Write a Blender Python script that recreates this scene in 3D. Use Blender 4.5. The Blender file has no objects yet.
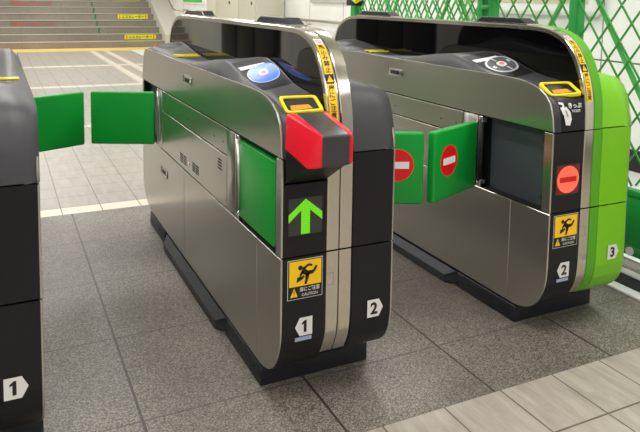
import bpy, bmesh, math, random
from mathutils import Vector, Matrix
random.seed(5)
C = bpy.context.scene.collection
PI = math.pi

# ------------------------------------------------------------------ materials
MATS = {}
def nodes(name):
    m = bpy.data.materials.new(name); m.use_nodes = True
    nt = m.node_tree; b = nt.nodes['Principled BSDF']
    MATS[name] = m
    return m, nt, b
def s2l(c):
    return tuple((x/12.92 if x <= .04045 else ((x+.055)/1.055)**2.4) for x in [v/255 for v in c]) + (1,)
def plain(name, rgb, rough=.5, metal=0, spec=.5, var=.04, scale=40, bump=0, coat=0):
    m, nt, b = nodes(name)
    L = nt.links.new
    tc = nt.nodes.new('ShaderNodeTexCoord')
    n = nt.nodes.new('ShaderNodeTexNoise'); n.inputs['Scale'].default_value = scale; n.inputs['Detail'].default_value = 4
    L(tc.outputs['Object'], n.inputs['Vector'])
    mx = nt.nodes.new('ShaderNodeMix'); mx.data_type = 'RGBA'; mx.blend_type = 'MULTIPLY'
    mx.inputs[6].default_value = s2l(rgb)
    r = nt.nodes.new('ShaderNodeMapRange'); r.inputs['To Min'].default_value = 1-var; r.inputs['To Max'].default_value = 1+var
    L(n.outputs['Fac'], r.inputs['Value']); L(r.outputs[0], mx.inputs[7]); mx.inputs[0].default_value = 1
    L(mx.outputs[2], b.inputs['Base Color'])
    b.inputs['Roughness'].default_value = rough; b.inputs['Metallic'].default_value = metal
    b.inputs['Specular IOR Level'].default_value = spec
    b.inputs['Coat Weight'].default_value = coat
    if bump:
        bp = nt.nodes.new('ShaderNodeBump'); bp.inputs['Strength'].default_value = bump; bp.inputs['Distance'].default_value = .002
        n2 = nt.nodes.new('ShaderNodeTexNoise'); n2.inputs['Scale'].default_value = 600
        L(tc.outputs['Object'], n2.inputs['Vector']); L(n2.outputs['Fac'], bp.inputs['Height']); L(bp.outputs[0], b.inputs['Normal'])
    return m
def brushed(name, rgb, rough=.3, stretch=(2, 260, 2), aniso=.55, var=.05, bump=.02, axis='Z', vr=.01):
    m, nt, b = nodes(name); L = nt.links.new
    tc = nt.nodes.new('ShaderNodeTexCoord'); mp = nt.nodes.new('ShaderNodeMapping')
    mp.inputs['Scale'].default_value = stretch
    n = nt.nodes.new('ShaderNodeTexNoise'); n.inputs['Scale'].default_value = 3; n.inputs['Detail'].default_value = 5
    L(tc.outputs['Object'], mp.inputs[0]); L(mp.outputs[0], n.inputs['Vector'])
    r = nt.nodes.new('ShaderNodeMapRange'); r.inputs['To Min'].default_value = rough-vr; r.inputs['To Max'].default_value = rough+vr
    L(n.outputs['Fac'], r.inputs['Value']); L(r.outputs[0], b.inputs['Roughness'])
    r2 = nt.nodes.new('ShaderNodeMapRange'); r2.inputs['To Min'].default_value = 1-var; r2.inputs['To Max'].default_value = 1+var
    L(n.outputs['Fac'], r2.inputs['Value'])
    mx = nt.nodes.new('ShaderNodeMix'); mx.data_type = 'RGBA'; mx.blend_type = 'MULTIPLY'; mx.inputs[0].default_value = 1
    mx.inputs[6].default_value = s2l(rgb); L(r2.outputs[0], mx.inputs[7]); L(mx.outputs[2], b.inputs['Base Color'])
    b.inputs['Metallic'].default_value = 1
    b.inputs['Anisotropic'].default_value = aniso
    tg = nt.nodes.new('ShaderNodeTangent'); tg.direction_type = 'RADIAL'; tg.axis = axis; L(tg.outputs[0], b.inputs['Tangent'])
    bp = nt.nodes.new('ShaderNodeBump'); bp.inputs['Strength'].default_value = bump; bp.inputs['Distance'].default_value = .001
    L(n.outputs['Fac'], bp.inputs['Height']); L(bp.outputs[0], b.inputs['Normal'])
    return m
def glow(name, rgb, strength, dots=0):
    m, nt, b = nodes(name); L = nt.links.new
    b.inputs['Base Color'].default_value = s2l([x*.4 for x in rgb]); b.inputs['Roughness'].default_value = .3
    b.inputs['Emission Color'].default_value = s2l(rgb); b.inputs['Emission Strength'].default_value = strength
    if dots:
        tc = nt.nodes.new('ShaderNodeTexCoord'); sp = nt.nodes.new('ShaderNodeSeparateXYZ'); L(tc.outputs['Object'], sp.inputs[0])
        def wave(o):
            a = nt.nodes.new('ShaderNodeMath'); a.operation = 'MULTIPLY'; a.inputs[1].default_value = dots*2*PI; L(o, a.inputs[0])
            s = nt.nodes.new('ShaderNodeMath'); s.operation = 'SINE'; L(a.outputs[0], s.inputs[0]); return s.outputs[0]
        ad = nt.nodes.new('ShaderNodeMath'); ad.operation = 'ADD'; L(wave(sp.outputs[0]), ad.inputs[0]); L(wave(sp.outputs[2]), ad.inputs[1])
        r = nt.nodes.new('ShaderNodeMapRange'); r.inputs['From Min'].default_value = -1.5; r.inputs['From Max'].default_value = 1.5
        r.inputs['To Min'].default_value = strength*.72; r.inputs['To Max'].default_value = strength*1.2
        L(ad.outputs[0], r.inputs['Value']); L(r.outputs[0], b.inputs['Emission Strength'])
    return m

class G:                                                            # tiny node-math helper for floor patterns
    def __init__(s, nt): s.nt = nt
    def m(s, op, a, b=None, c=None):
        n = s.nt.nodes.new('ShaderNodeMath'); n.operation = op
        for i, v in enumerate((a, b, c)):
            if v is None: continue
            if isinstance(v, (int, float)): n.inputs[i].default_value = v
            else: s.nt.links.new(v, n.inputs[i])
        return n.outputs[0]
    def band(s, x, lo, hi): return s.m('MULTIPLY', s.m('GREATER_THAN', x, lo), s.m('LESS_THAN', x, hi))
    def line(s, x, x0, period, w):                                  # 1 on thin joints at x0 + k*period
        f = s.m('WRAP', s.m('SUBTRACT', x, x0-w/2), period, 0)
        return s.m('LESS_THAN', f, w)
    def line_(s, x, x0, period, w):
        n = s.nt.nodes.new('ShaderNodeMath'); n.operation = 'WRAP'
        s.nt.links.new(s.m('SUBTRACT', x, x0-w/2), n.inputs[0]); n.inputs[1].default_value = period; n.inputs[2].default_value = 0
        return s.m('LESS_THAN', n.outputs[0], w)
    def mix(s, f, a, b):
        n = s.nt.nodes.new('ShaderNodeMix'); n.data_type = 'RGBA'
        s.nt.links.new(f, n.inputs[0]) if not isinstance(f, (int, float)) else setattr(n.inputs[0], 'default_value', f)
        for i, v in ((6, a), (7, b)):
            if isinstance(v, tuple): n.inputs[i].default_value = v
            else: s.nt.links.new(v, n.inputs[i])
        return n.outputs[2]
    def noise(s, vec, scale, detail=3, rough=.5, dist=0):
        n = s.nt.nodes.new('ShaderNodeTexNoise'); n.inputs['Scale'].default_value = scale; n.inputs['Detail'].default_value = detail
        n.inputs['Roughness'].default_value = rough; n.inputs['Distortion'].default_value = dist
        s.nt.links.new(vec, n.inputs['Vector']); return n.outputs['Fac']
    def ramp(s, f, stops):
        n = s.nt.nodes.new('ShaderNodeValToRGB'); e = n.color_ramp.elements
        while len(e) < len(stops): e.new(.5)
        for el, (p, c) in zip(e, stops): el.position = p; el.color = c
        s.nt.links.new(f, n.inputs[0]); return n.outputs[0]
    def pos(s):
        t = s.nt.nodes.new('ShaderNodeNewGeometry'); sp = s.nt.nodes.new('ShaderNodeSeparateXYZ')
        s.nt.links.new(t.outputs['Position'], sp.inputs[0]); return t.outputs['Position'], sp.outputs
    def bump(s, h, b, st, d):
        n = s.nt.nodes.new('ShaderNodeBump'); n.inputs['Strength'].default_value = st; n.inputs['Distance'].default_value = d
        s.nt.links.new(h, n.inputs['Height']); s.nt.links.new(n.outputs[0], b.inputs['Normal'])

def mat_granite():
    m, nt, b = nodes('granite'); g = G(nt); p, xyz = g.pos()
    vo = nt.nodes.new('ShaderNodeTexVoronoi'); vo.inputs['Scale'].default_value = 300; nt.links.new(p, vo.inputs['Vector'])
    sp = nt.nodes.new('ShaderNodeSeparateColor'); nt.links.new(vo.outputs['Color'], sp.inputs[0]); n1 = sp.outputs[0]; n2 = g.noise(p, 1.6, 3); n3 = g.noise(p, 60, 2)
    c = g.ramp(n1, [(.0, s2l((76, 73, 71))), (.5, s2l((120, 116, 112))), (1.0, s2l((168, 164, 159)))])
    c2 = g.ramp(n2, [(.3, s2l((196, 188, 180))), (.7, s2l((255, 250, 240)))])
    mx = nt.nodes.new('ShaderNodeMix'); mx.data_type = 'RGBA'; mx.blend_type = 'MULTIPLY'; mx.inputs[0].default_value = 1
    nt.links.new(c, mx.inputs[6]); nt.links.new(c2, mx.inputs[7])
    j = g.m('MAXIMUM', g.line_(xyz[0], .322, .477, .008), g.m('MULTIPLY', g.line_(xyz[1], 1.72, .478, .006), .75))
    col = g.mix(g.m('MULTIPLY', j, .9), mx.outputs[2], s2l((50, 46, 44)))
    nt.links.new(col, b.inputs['Base Color'])
    b.inputs['Roughness'].default_value = .42
def mat_front_tile():
    m, nt, b = nodes('slate_tile'); g = G(nt); p, xyz = g.pos()
    mp = nt.nodes.new('ShaderNodeMapping'); mp.inputs['Rotation'].default_value = (0, 0, .6); mp.inputs['Scale'].default_value = (26, 5, 1)
    nt.links.new(p, mp.inputs[0])
    n = g.noise(mp.outputs[0], 1, 5, .6, .8)
    c = g.ramp(n, [(.3, s2l((150, 141, 131))), (.7, s2l((180, 171, 160)))])
    ry = nt.nodes.new('ShaderNodeTexVoronoi')
    j = g.m('MAXIMUM', g.line_(xyz[0], 1.095, .2, .005), g.line_(xyz[1], 1.225, .213, .006))
    nt.links.new(g.mix(j, c, s2l((96, 86, 78))), b.inputs['Base Color'])
    b.inputs['Roughness'].default_value = .38; g.bump(n, b, .35, .006)
def mat_rear_tile():
    m, nt, b = nodes('pale_tile'); g = G(nt); p, xyz = g.pos()
    mp = nt.nodes.new('ShaderNodeMapping'); mp.inputs['Rotation'].default_value = (0, 0, .6); mp.inputs['Scale'].default_value = (26, 5, 1)
    nt.links.new(p, mp.inputs[0])
    n = g.noise(mp.outputs[0], 1, 4, .6, .6)
    c = g.ramp(n, [(.3, s2l((152, 146, 138))), (.7, s2l((170, 164, 156)))])
    X, Y = xyz[0], xyz[1]
    cream = s2l((232, 220, 198))
    lb = g.m('MAXIMUM', g.band(Y, 8.68, 8.86), g.m('MAXIMUM', g.band(Y, 11.2, 11.42), g.band(Y, 6.0, 6.1)))
    lx = g.m('MULTIPLY', g.m('MAXIMUM', g.band(X, 1.66, 1.78), g.band(X, 1.95, 2.07)), g.m('GREATER_THAN', Y, 6.1))
    dk = g.m('MULTIPLY', g.band(X, 1.78, 1.95), g.m('GREATER_THAN', Y, 6.1))
    c = g.mix(g.m('MULTIPLY', dk, .6), c, s2l((168, 160, 152)))
    c = g.mix(g.m('MULTIPLY', g.m('MAXIMUM', lb, lx), .8), c, s2l((222, 212, 198)))
    j = g.m('MAXIMUM', g.line_(X, .277, .2, .006), g.m('MULTIPLY', g.line_(Y, 3.72, .2, .006), .85))
    c = g.mix(g.m('MULTIPLY', j, .85), c, s2l((104, 97, 90)))
    cb = g.band(Y, 3.60, 3.715)
    jc = g.line_(X, .277, .2, .006)
    c = g.mix(cb, c, g.mix(jc, cream, s2l((140, 130, 118))))
    nt.links.new(c, b.inputs['Base Color']); b.inputs['Roughness'].default_value = .4; g.bump(n, b, .2, .004)
def mat_wall():
    m, nt, b = nodes('wall_panel'); g = G(nt); p, xyz = g.pos()
    n = g.noise(p, 3, 3)
    c = g.ramp(n, [(.3, s2l((236, 236, 230))), (.7, s2l((241, 241, 236)))])
    j = g.m('MAXIMUM', g.m('MULTIPLY', g.line_(xyz[1], 3.385, .985, .012), .8), g.m('MULTIPLY', g.line_(xyz[2], .73, 5, .012), g.m('LESS_THAN', xyz[1], 5.0)))
    nt.links.new(g.mix(j, c, s2l((110, 112, 112))), b.inputs['Base Color']); b.inputs['Roughness'].default_value = .35
def mat_stair():
    m, nt, b = nodes('stair_stone'); g = G(nt); p, xyz = g.pos()
    n = g.noise(p, 30, 4, .7); n2 = g.noise(p, 1.1, 3)
    c = g.ramp(n, [(.3, s2l((136, 130, 120))), (.7, s2l((164, 157, 146)))])
    c2 = g.ramp(n2, [(.3, s2l((222, 220, 216))), (.7, s2l((255, 252, 248)))])
    mx = nt.nodes.new('ShaderNodeMix'); mx.data_type = 'RGBA'; mx.blend_type = 'MULTIPLY'; mx.inputs[0].default_value = 1
    nt.links.new(c, mx.inputs[6]); nt.links.new(c2, mx.inputs[7])
    j = g.line_(xyz[0], .45, .9, .008)
    nt.links.new(g.mix(g.m('MULTIPLY', j, .4), mx.outputs[2], s2l((90, 85, 78))), b.inputs['Base Color']); b.inputs['Roughness'].default_value = .6

mat_granite(); mat_front_tile(); mat_rear_tile(); mat_wall(); mat_stair()
brushed('steel', (200, 197, 190), .29, (1.5, 60, 1.5), aniso=.4, var=.006, bump=.0, vr=.003)
brushed('steel_trim', (205, 199, 186), .2, (200, 2, 2))
brushed('chrome', (215, 215, 212), .14)
plain('black_plastic', (24, 23, 25), .42, spec=.3, bump=.04)
plain('dash_grey', (58, 57, 61), .48, spec=.5)
plain('reader_black', (12, 12, 15), .5, spec=.25)
plain('dash_side', (46, 46, 48), .45)
plain('groove', (12, 12, 13), .6)
plain('glass_black', (6, 6, 7), .03, spec=.36, var=0)
plain('screen_black', (14, 14, 15), .3, spec=.35)
plain('bay_panel', (62, 68, 74), .35)
plain('screen_grid', (52, 52, 50), .4, var=.15, scale=300)
plain('plinth', (27, 28, 36), .45)
plain('fairing', (50, 51, 57), .45)
plain('flap_green', (0, 152, 50), .34, spec=.45, var=.02)
plain('flap_edge', (0, 118, 38), .35)
plain('red', (226, 6, 40), .32, spec=.5, var=.02)
plain('shroud_dark', (58, 57, 60), .34)
plain('yellow', (243, 226, 12), .35, var=.02)
plain('sticker_yellow', (255, 204, 0), .4, var=.01)
plain('sticker_black', (16, 15, 15), .4, var=.01)
plain('sticker_white', (226, 224, 220), .4, var=.01)
plain('sticker_blue', (160, 168, 196), .4)
plain('orange', (226, 142, 0), .5, spec=.3)
plain('sign_red', (226, 14, 22), .35, var=.01)
plain('sign_white', (240, 238, 240), .35, var=.01)
plain('sign_orange', (240, 96, 40), .35, var=.01)
plain('pink', (236, 120, 130), .4)
plain('lime', (120, 196, 10), .33, spec=.5, var=.02)
plain('lime_deep', (84, 164, 14), .36, var=.02)
plain('grey_ring', (190, 190, 192), .3)
plain('reader_grey', (84, 85, 88), .5, spec=.3)
plain('lattice_green', (58, 150, 62), .4)
plain('fence_green', (20, 150, 60), .4)
plain('fence_pale', (96, 190, 100), .4)
plain('rail_white', (225, 226, 224), .3)
plain('black_rubber', (22, 22, 22), .6)
plain('cabinet_paint', (200, 196, 178), .4)
plain('cabinet_gap', (90, 86, 76), .6)
plain('tactile_yellow', (228, 194, 112), .5, var=.15, scale=60)
plain('nosing', (182, 176, 165), .5)
plain('stair_yellow', (232, 232, 10), .4)
plain('stair_red', (184, 92, 76), .6, var=.25, scale=60)
plain('stair_red_base', (128, 121, 112), .6, var=.15)
plain('mark_green', (34, 122, 74), .5)
plain('stringer', (196, 194, 186), .45)
plain('ceiling_white', (220, 219, 214), .7)
plain('rail_metal', (170, 166, 152), .35, metal=.7)
plain('board_frame', (232, 232, 228), .35)
plain('board_beige', (226, 216, 182), .4)
plain('board_tan', (196, 170, 112), .5)
plain('board_grey', (190, 190, 184), .5)
plain('board_green', (60, 190, 90), .5, var=.3, scale=6)
plain('baseboard_black', (24, 24, 24), .5)
plain('dark_board', (30, 30, 34), .3)
plain('lamp_dark', (30, 33, 40), .25)
glow('led_green', (112, 226, 12), .86, 210)
glow('led_red', (255, 104, 76), 1.05, 210)
glow('led_red_deep', (215, 0, 12), .7)
glow('led_halo', (150, 0, 4), .55)
glow('ic_blue', (34, 110, 255), 1.05)
glow('ic_rim', (176, 200, 255), 1.1)
glow('ic_core', (255, 176, 220), 1.1)
glow('led_dot', (255, 30, 30), 1.2)
M = MATS

# ------------------------------------------------------------------ mesh helpers
def text2d(s, size, bold=0.0):
    """Glyph outlines of a word as flat 2-D polygons, centred on the origin."""
    cu = bpy.data.curves.new('t', 'FONT'); cu.body = s; cu.size = size; cu.offset = bold*size
    cu.align_x = 'CENTER'; cu.align_y = 'CENTER'; cu.resolution_u = 3
    o = bpy.data.objects.new('t', cu); C.objects.link(o)
    bpy.context.view_layer.update()
    dg = bpy.context.evaluated_depsgraph_get()
    me = bpy.data.meshes.new_from_object(o.evaluated_get(dg))
    vs = [(v.co.x, v.co.y) for v in me.vertices]; fs = [tuple(f.vertices) for f in me.polygons]
    bpy.data.objects.remove(o); bpy.data.curves.remove(cu); bpy.data.meshes.remove(me)
    if vs:
        cx = (min(v[0] for v in vs)+max(v[0] for v in vs))/2; cy = (min(v[1] for v in vs)+max(v[1] for v in vs))/2
        vs = [(x-cx, y-cy) for x, y in vs]
    return vs, fs
TXT = {}
def word(s, size, bold=.0):
    k = (s, round(size, 5), bold)
    if k not in TXT: TXT[k] = text2d(s, size, bold)
    return TXT[k]

class MB:
    def __init__(s): s.bm = bmesh.new(); s.mats = []
    def mi(s, m):
        if m not in s.mats: s.mats.append(m)
        return s.mats.index(m)
    def _mark(s, before, m, smooth):
        i = s.mi(m)
        for f in s.bm.faces:
            if f not in before: f.material_index = i; f.smooth = smooth
    def box(s, x0, x1, y0, y1, z0, z1, m, bev=0, seg=2, rot=None, smooth=None):
        b = set(s.bm.faces)
        vs = bmesh.ops.create_cube(s.bm, size=1)['verts']
        c = Vector(((x0+x1)/2, (y0+y1)/2, (z0+z1)/2))
        for v in vs: v.co = Vector((v.co.x*(x1-x0), v.co.y*(y1-y0), v.co.z*(z1-z0)))
        if bev:
            es = list({e for v in vs for e in v.link_edges})
            r = bmesh.ops.bevel(s.bm, geom=es, offset=bev, segments=seg, profile=.5, affect='EDGES')
        nv = {v for f in s.bm.faces if f not in b for v in f.verts}
        for v in nv:
            if rot: v.co = rot @ v.co
            v.co += c
        s._mark(b, m, bool(bev) if smooth is None else smooth); return s
    def prism(s, pts, axis, a, b_, m, bev=0, seg=2, smooth=False):
        """pts 2-D outline; axis 'x': pts are (y,z); 'y': (x,z); 'z': (x,y)."""
        before = set(s.bm.faces)
        def P(p, t): return {'x': (t, p[0], p[1]), 'y': (p[0], t, p[1]), 'z': (p[0], p[1], t)}[axis]
        va = [s.bm.verts.new(P(p, a)) for p in pts]; vb = [s.bm.verts.new(P(p, b_)) for p in pts]
        n = len(pts); new = [s.bm.faces.new(va), s.bm.faces.new(vb[::-1])]
        sides = []
        for i in range(n): sides.append(s.bm.faces.new((va[i], vb[i], vb[(i+1) % n], va[(i+1) % n])))
        bmesh.ops.recalc_face_normals(s.bm, faces=new+sides)
        if bev:
            es = list(set(new[0].edges) | set(new[1].edges))
            bmesh.ops.bevel(s.bm, geom=es, offset=bev, segments=seg, profile=.5, affect='EDGES')
        s._mark(before, m, False)
        if smooth:
            for f in s.bm.faces:
                if f not in before and len(f.verts) <= 4: f.smooth = True
        return s
    def grid(s, rows, m, smooth=True, close=False):
        before = set(s.bm.faces)
        V = [[s.bm.verts.new(p) for p in r] for r in rows]
        for i in range(len(V)-1):
            for j in range(len(V[0])-1):
                try: s.bm.faces.new((V[i][j], V[i+1][j], V[i+1][j+1], V[i][j+1]))
                except ValueError: pass
        s._mark(before, m, smooth); return s
    def tube(s, pts, r, m, n=10, cap=True):
        before = set(s.bm.faces); pts = [Vector(p) for p in pts]; rings = []
        for i, p in enumerate(pts):
            d = (pts[min(i+1, len(pts)-1)]-pts[max(i-1, 0)]).normalized()
            a = d.orthogonal().normalized() if abs(d.z) > .9 else d.cross(Vector((0, 0, 1))).normalized(); c = d.cross(a)
            rr = r[i] if isinstance(r, (list, tuple)) else r
            rings.append([s.bm.verts.new(p+a*math.cos(2*PI*k/n)*rr+c*math.sin(2*PI*k/n)*rr) for k in range(n)])
        for i in range(len(rings)-1):
            for k in range(n): s.bm.faces.new((rings[i][k], rings[i][(k+1) % n], rings[i+1][(k+1) % n], rings[i+1][k]))
        if cap: s.bm.faces.new(rings[0][::-1]); s.bm.faces.new(rings[-1])
        s._mark(before, m, True)
        for f in s.bm.faces:
            if f not in before and len(f.verts) > 4: f.smooth = False
        return s
    def poly(s, pts, m):
        before = set(s.bm.faces); s.bm.faces.new([s.bm.verts.new(p) for p in pts]); s._mark(before, m, False); return s
    def flat(s, vs, fs, fn, m):
        before = set(s.bm.faces); V = [s.bm.verts.new(fn(*v)) for v in vs]
        for f in fs:
            try: s.bm.faces.new([V[i] for i in f])
            except ValueError: pass
        s._mark(before, m, False); return s
    def build(s, name, parent=None, flip=False, normals=True):
        if flip:
            for v in s.bm.verts: v.co.x = -v.co.x; v.co.y = -v.co.y
        if normals: bmesh.ops.recalc_face_normals(s.bm, faces=s.bm.faces)
        me = bpy.data.meshes.new(name); s.bm.to_mesh(me); s.bm.free()
        for m in s.mats: me.materials.append(M[m])
        o = bpy.data.objects.new(name, me); C.objects.link(o)
        if parent: o.parent = parent
        return o

def tag(o, label=None, cat=None, group=None, kind=None):
    for k, v in (('label', label), ('category', cat), ('group', group), ('kind', kind)):
        if v: o[k] = v
    return o
def thing(name, label, cat, loc=(0, 0, 0), group=None):
    o = bpy.data.objects.new(name, None); C.objects.link(o); o.location = loc; o.empty_display_size = .1
    return tag(o, label, cat, group)
def copy_tree(o, parent=None):
    c = o.copy(); C.objects.link(c)
    if parent: c.parent = parent
    for ch in list(o.children): copy_tree(ch, c)
    return c

# ------------------------------------------------------------------ decal shapes
def quad(x0, x1, y0, y1): return [(x0, y0), (x1, y0), (x1, y1), (x0, y1)], [(0, 1, 2, 3)]
def disc(cx, cy, rx, ry, n=40, p=2.0):
    pts = []
    for i in range(n):
        a = 2*PI*i/n; c, s_ = math.cos(a), math.sin(a)
        pts.append((cx+rx*math.copysign(abs(c)**(2/p), c), cy+ry*math.copysign(abs(s_)**(2/p), s_)))
    return pts, [tuple(range(n))]
def ring(cx, cy, r0, r1, n=40):
    a, _ = disc(cx, cy, r0, r0, n); b, _ = disc(cx, cy, r1, r1, n)
    return a+b, [(i, (i+1) % n, n+(i+1) % n, n+i) for i in range(n)]
def outline(pts): return pts, [tuple(range(len(pts)))]
def move(t, dx, dy, sx=1, sy=1): return [(x*sx+dx, y*sy+dy) for x, y in t[0]], t[1]
def limb(p, q, a, b):
    (x0, y0), (x1, y1) = p, q; d = math.hypot(x1-x0, y1-y0); nx, ny = -(y1-y0)/d, (x1-x0)/d
    return [(x0+nx*a, y0+ny*a), (x0-nx*a, y0-ny*a), (x1-nx*b, y1-ny*b), (x1+nx*b, y1+ny*b)], [(0, 1, 2, 3)]

HW, YF, YR = .1765, -.94, .938
def front(y0):                                                      # decals on a face square to the aisle direction
    return lambda k: (lambda x, z: (x, y0-.0006*k, z))

def caution_sticker(parent, flip=False):
    """Yellow and black warning plate on the front face."""
    mb = MB(); f = front(YF-.0005); x0, x1, z0, z1 = -.1555, -.0535, .317, .425
    w, h = x1-x0, z1-z0
    def U(p): return (x0+p[0]*w, z0+p[1]*h)
    def put(t, m, k): mb.flat([U(p) for p in t[0]], t[1], f(k), m)
    put(quad(-.015, 1.015, -.015, 1.015), 'sticker_white', 1)
    put(quad(0, 1, 0, 1), 'sticker_black', 2)
    put(quad(.03, .97, .325, .98), 'sticker_yellow', 3)
    K = 'sticker_black'                                             # a figure caught between two flaps
    put(disc(.35, .80, .065, .062), K, 4)
    put(limb((.40, .74), (.60, .60), .075, .06), K, 4)
    put(limb((.42, .76), (.60, .86), .035, .03), K, 4); put(limb((.60, .86), (.70, .82), .03, .025), K, 4)
    put(limb((.58, .64), (.74, .66), .055, .045), K, 4); put(limb((.74, .66), (.83, .80), .04, .03), K, 4)
    put(limb((.56, .63), (.54, .48), .06, .045), K, 4); put(limb((.54, .48), (.50, .36), .04, .032), K, 4)
    put(limb((.44, .70), (.34, .60), .035, .03), K, 4)
    put(outline([(.24, .42), (.36, .47), (.38, .60), (.26, .55)]), K, 4); put(limb((.36, .5), (.46, .58), .04, .03), K, 4)
    put(outline([(.06, .06), (.28, .06), (.17, .29)]), 'sticker_yellow', 4)
    put(limb((.17, .22), (.17, .135), .014, .009), K, 5); put(disc(.17, .10, .014, .014, 10), K, 5)
    t = word('扉にご注意', .19, .012); put(move(t, .63, .235, .66*.95, .66), 'sticker_white', 4)
    t = word('CAUTION', .13, .01); put(move(t, .63, .09, .8, .8), 'sticker_white', 4)
    o = mb.build('caution_sticker', parent, flip, False); o['label'] = 'yellow and black warning sticker with a figure caught in the flaps'
    return o

def number_plate(parent, num, left, cx, cz, tab, flip=False, y=YF):
    mb = MB(); f = front(y-.0005); d = -1 if left else 1
    pts = [(cx-d*.026, cz-.026), (cx+d*.012, cz-.026), (cx+d*.026, cz), (cx+d*.012, cz+.026), (cx-d*.026, cz+.026)]
    fl = -1 if flip else 1
    def fn(k): 
        q = f(k)
        return (lambda x, z: (-q(x, z)[0], -q(x, z)[1], z)) if flip else q
    mb.flat(pts, [tuple(range(5))], fn(1), 'sticker_white')
    t = word(num, .047, .035) if num != '1' else outline([(-.004, -.0165), (.0045, -.0165), (.0045, .0175), (-.0015, .0175), (-.010, .0105), (-.010, .0045), (-.004, .008)]); mb.flat([(x*1.0+cx-d*.004, z+cz) for x, z in t[0]], t[1], fn(2), 'sticker_black')
    if tab: mb.flat([(cx-.026, cz-.040), (cx+.024, cz-.040), (cx+.024, cz-.029), (cx-.026, cz-.029)], [(0, 1, 2, 3)], fn(1), 'sticker_blue')
    if flip:
        for v in mb.bm.verts: v.co.x, v.co.y = v.co.x, v.co.y
    o = mb.build('number_plate', parent, flip, False)
    o['label'] = 'pale arrow shaped plate with the number ' + num
    return o

# ------------------------------------------------------------------ ticket gate
TOP = [(-.940, .709), (-.937, .735), (-.933, .760), (-.921, .80), (-.897, .828), (-.866, .846), (-.82, .859), (-.766, .866), (-.70, .868),
       (.30, .869), (.60, .872), (.812, .873), (.862, .868), (.893, .848), (.911, .815), (.925, .770), (.935, .735), (.938, .709)]
BOT = [(YR, .433), (YR, .22), (.930, .175), (.905, .132), (.865, .100), (.81, .078), (.75, .068),
       (-.79, .067), (-.815, .070), (-.866, .088), (-.905, .125), (-.930, .175), (-.938, .215), (YF, .25), (YF, .433)]
# dash cross sections: (y,z) at the outer edge, the inner crease and along the partition
DASH = [((-.940, .709), (-.940, .709), (-.940, .709)), ((-.933, .757), (-.934, .757), (-.935, .757)), ((-.921, .80), (-.922, .793), (-.928, .80)),
        ((-.897, .828), (-.897, .815), (-.909, .826)), ((-.866, .846), (-.862, .829), (-.866, .852)), ((-.82, .859), (-.815, .843), (-.815, .862)),
        ((-.766, .866), (-.76, .852), (-.76, .867)), ((-.70, .868), (-.70, .857), (-.70, .877)), ((-.65, .868), (-.65, .862), (-.65, .891)),
        ((-.60, .868), (-.60, .868), (-.60, .908)), ((-.54, .868), (-.54, .878), (-.54, .924)), ((-.48, .868), (-.48, .892), (-.48, .934)),
        ((-.40, .868), (-.40, .909), (-.40, .931)), ((-.336, .868), (-.336, .919), (-.336, .923)), ((-.226, .868), (-.226, .908), (-.226, .906)),
        ((-.105, .868), (-.105, .890), (-.105, .889)), ((.05, .868), (.05, .876), (.05, .874)), ((.20, .869), (.20, .869), (.20, .867)),
        ((.33, .869), (.33, .871), (.33, .873)), ((.457, .870), (.457, .874), (.457, .890)), ((.568, .872), (.568, .878), (.568, .906)),
        ((.672, .873), (.672, .881), (.672, .915)), ((.80, .873), (.80, .884), (.80, .907)), ((.862, .868), (.862, .877), (.862, .887)),
        ((.893, .848), (.893, .854), (.893, .860)), ((.911, .815), (.912, .819), (.914, .822)), ((.925, .770), (.926, .772), (.928, .774)),
        ((.938, .709), (.938, .709), (.938, .709))]
XO, XM, XI = -.1745, -.1425, -.0405
def dash_z(x, y):
    for a, b in zip(DASH, DASH[1:]):
        lo = [a[i][0] for i in range(3)]; hi = [b[i][0] for i in range(3)]
        u = (x-XM)/(XI-XM)
        ya, yb = lo[1]+(lo[2]-lo[1])*u, hi[1]+(hi[2]-hi[1])*u
        if ya <= y <= yb:
            t = (y-ya)/(yb-ya) if yb > ya else 0
            za = a[1][1]+(a[2][1]-a[1][1])*u; zb = b[1][1]+(b[2][1]-b[1][1])*u
            return za+(zb-za)*t
    return .87
def on_dash(k): return lambda x, y: (x, y, dash_z(x, y)+.0012*k+.0006)

ARCH = [(-.905, .128), (-.929, .175), (-.937, .215), (YF, .25), (YF, .436), (YF, .55), (YF, .706), (-.9385, .76), (-.932, .82), (-.920, .87), (-.902, .915), (-.878, .958), (-.845, .995), (-.80, 1.022),
        (-.74, 1.039), (-.67, 1.045), (-.58, 1.046), (-.20, 1.046), (.20, 1.046), (.55, 1.046), (.66, 1.044), (.745, 1.037), (.80, 1.023), (.85, 1.0), (.89, .966), (.918, .92), (.932, .86), (.937, .80),
        (.938, .706), (.938, .436), (.938, .25), (.934, .2), (.91, .14)]
def smooth_path(p, n=3):
    out = []
    for i in range(len(p)-1):
        a, b, c, d = p[max(i-1, 0)], p[i], p[i+1], p[min(i+2, len(p)-1)]
        L = math.hypot(c[0]-b[0], c[1]-b[1])
        if L > .25: out.append(b); continue
        for k in range(n):
            t = k/n
            q = []
            for j in (0, 1):
                m0 = (c[j]-a[j])/2; m1 = (d[j]-b[j])/2
                if math.hypot(b[0]-a[0], b[1]-a[1]) > 2*L or math.hypot(d[0]-c[0], d[1]-c[1]) > 2*L:
                    m0 = m1 = c[j]-b[j]
                q.append((2*t**3-3*t*t+1)*b[j]+(t**3-2*t*t+t)*m0+(-2*t**3+3*t*t)*c[j]+(t**3-t*t)*m1)
            out.append(tuple(q))
    out.append(p[-1]); return out
ARCHS = smooth_path(ARCH)
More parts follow.
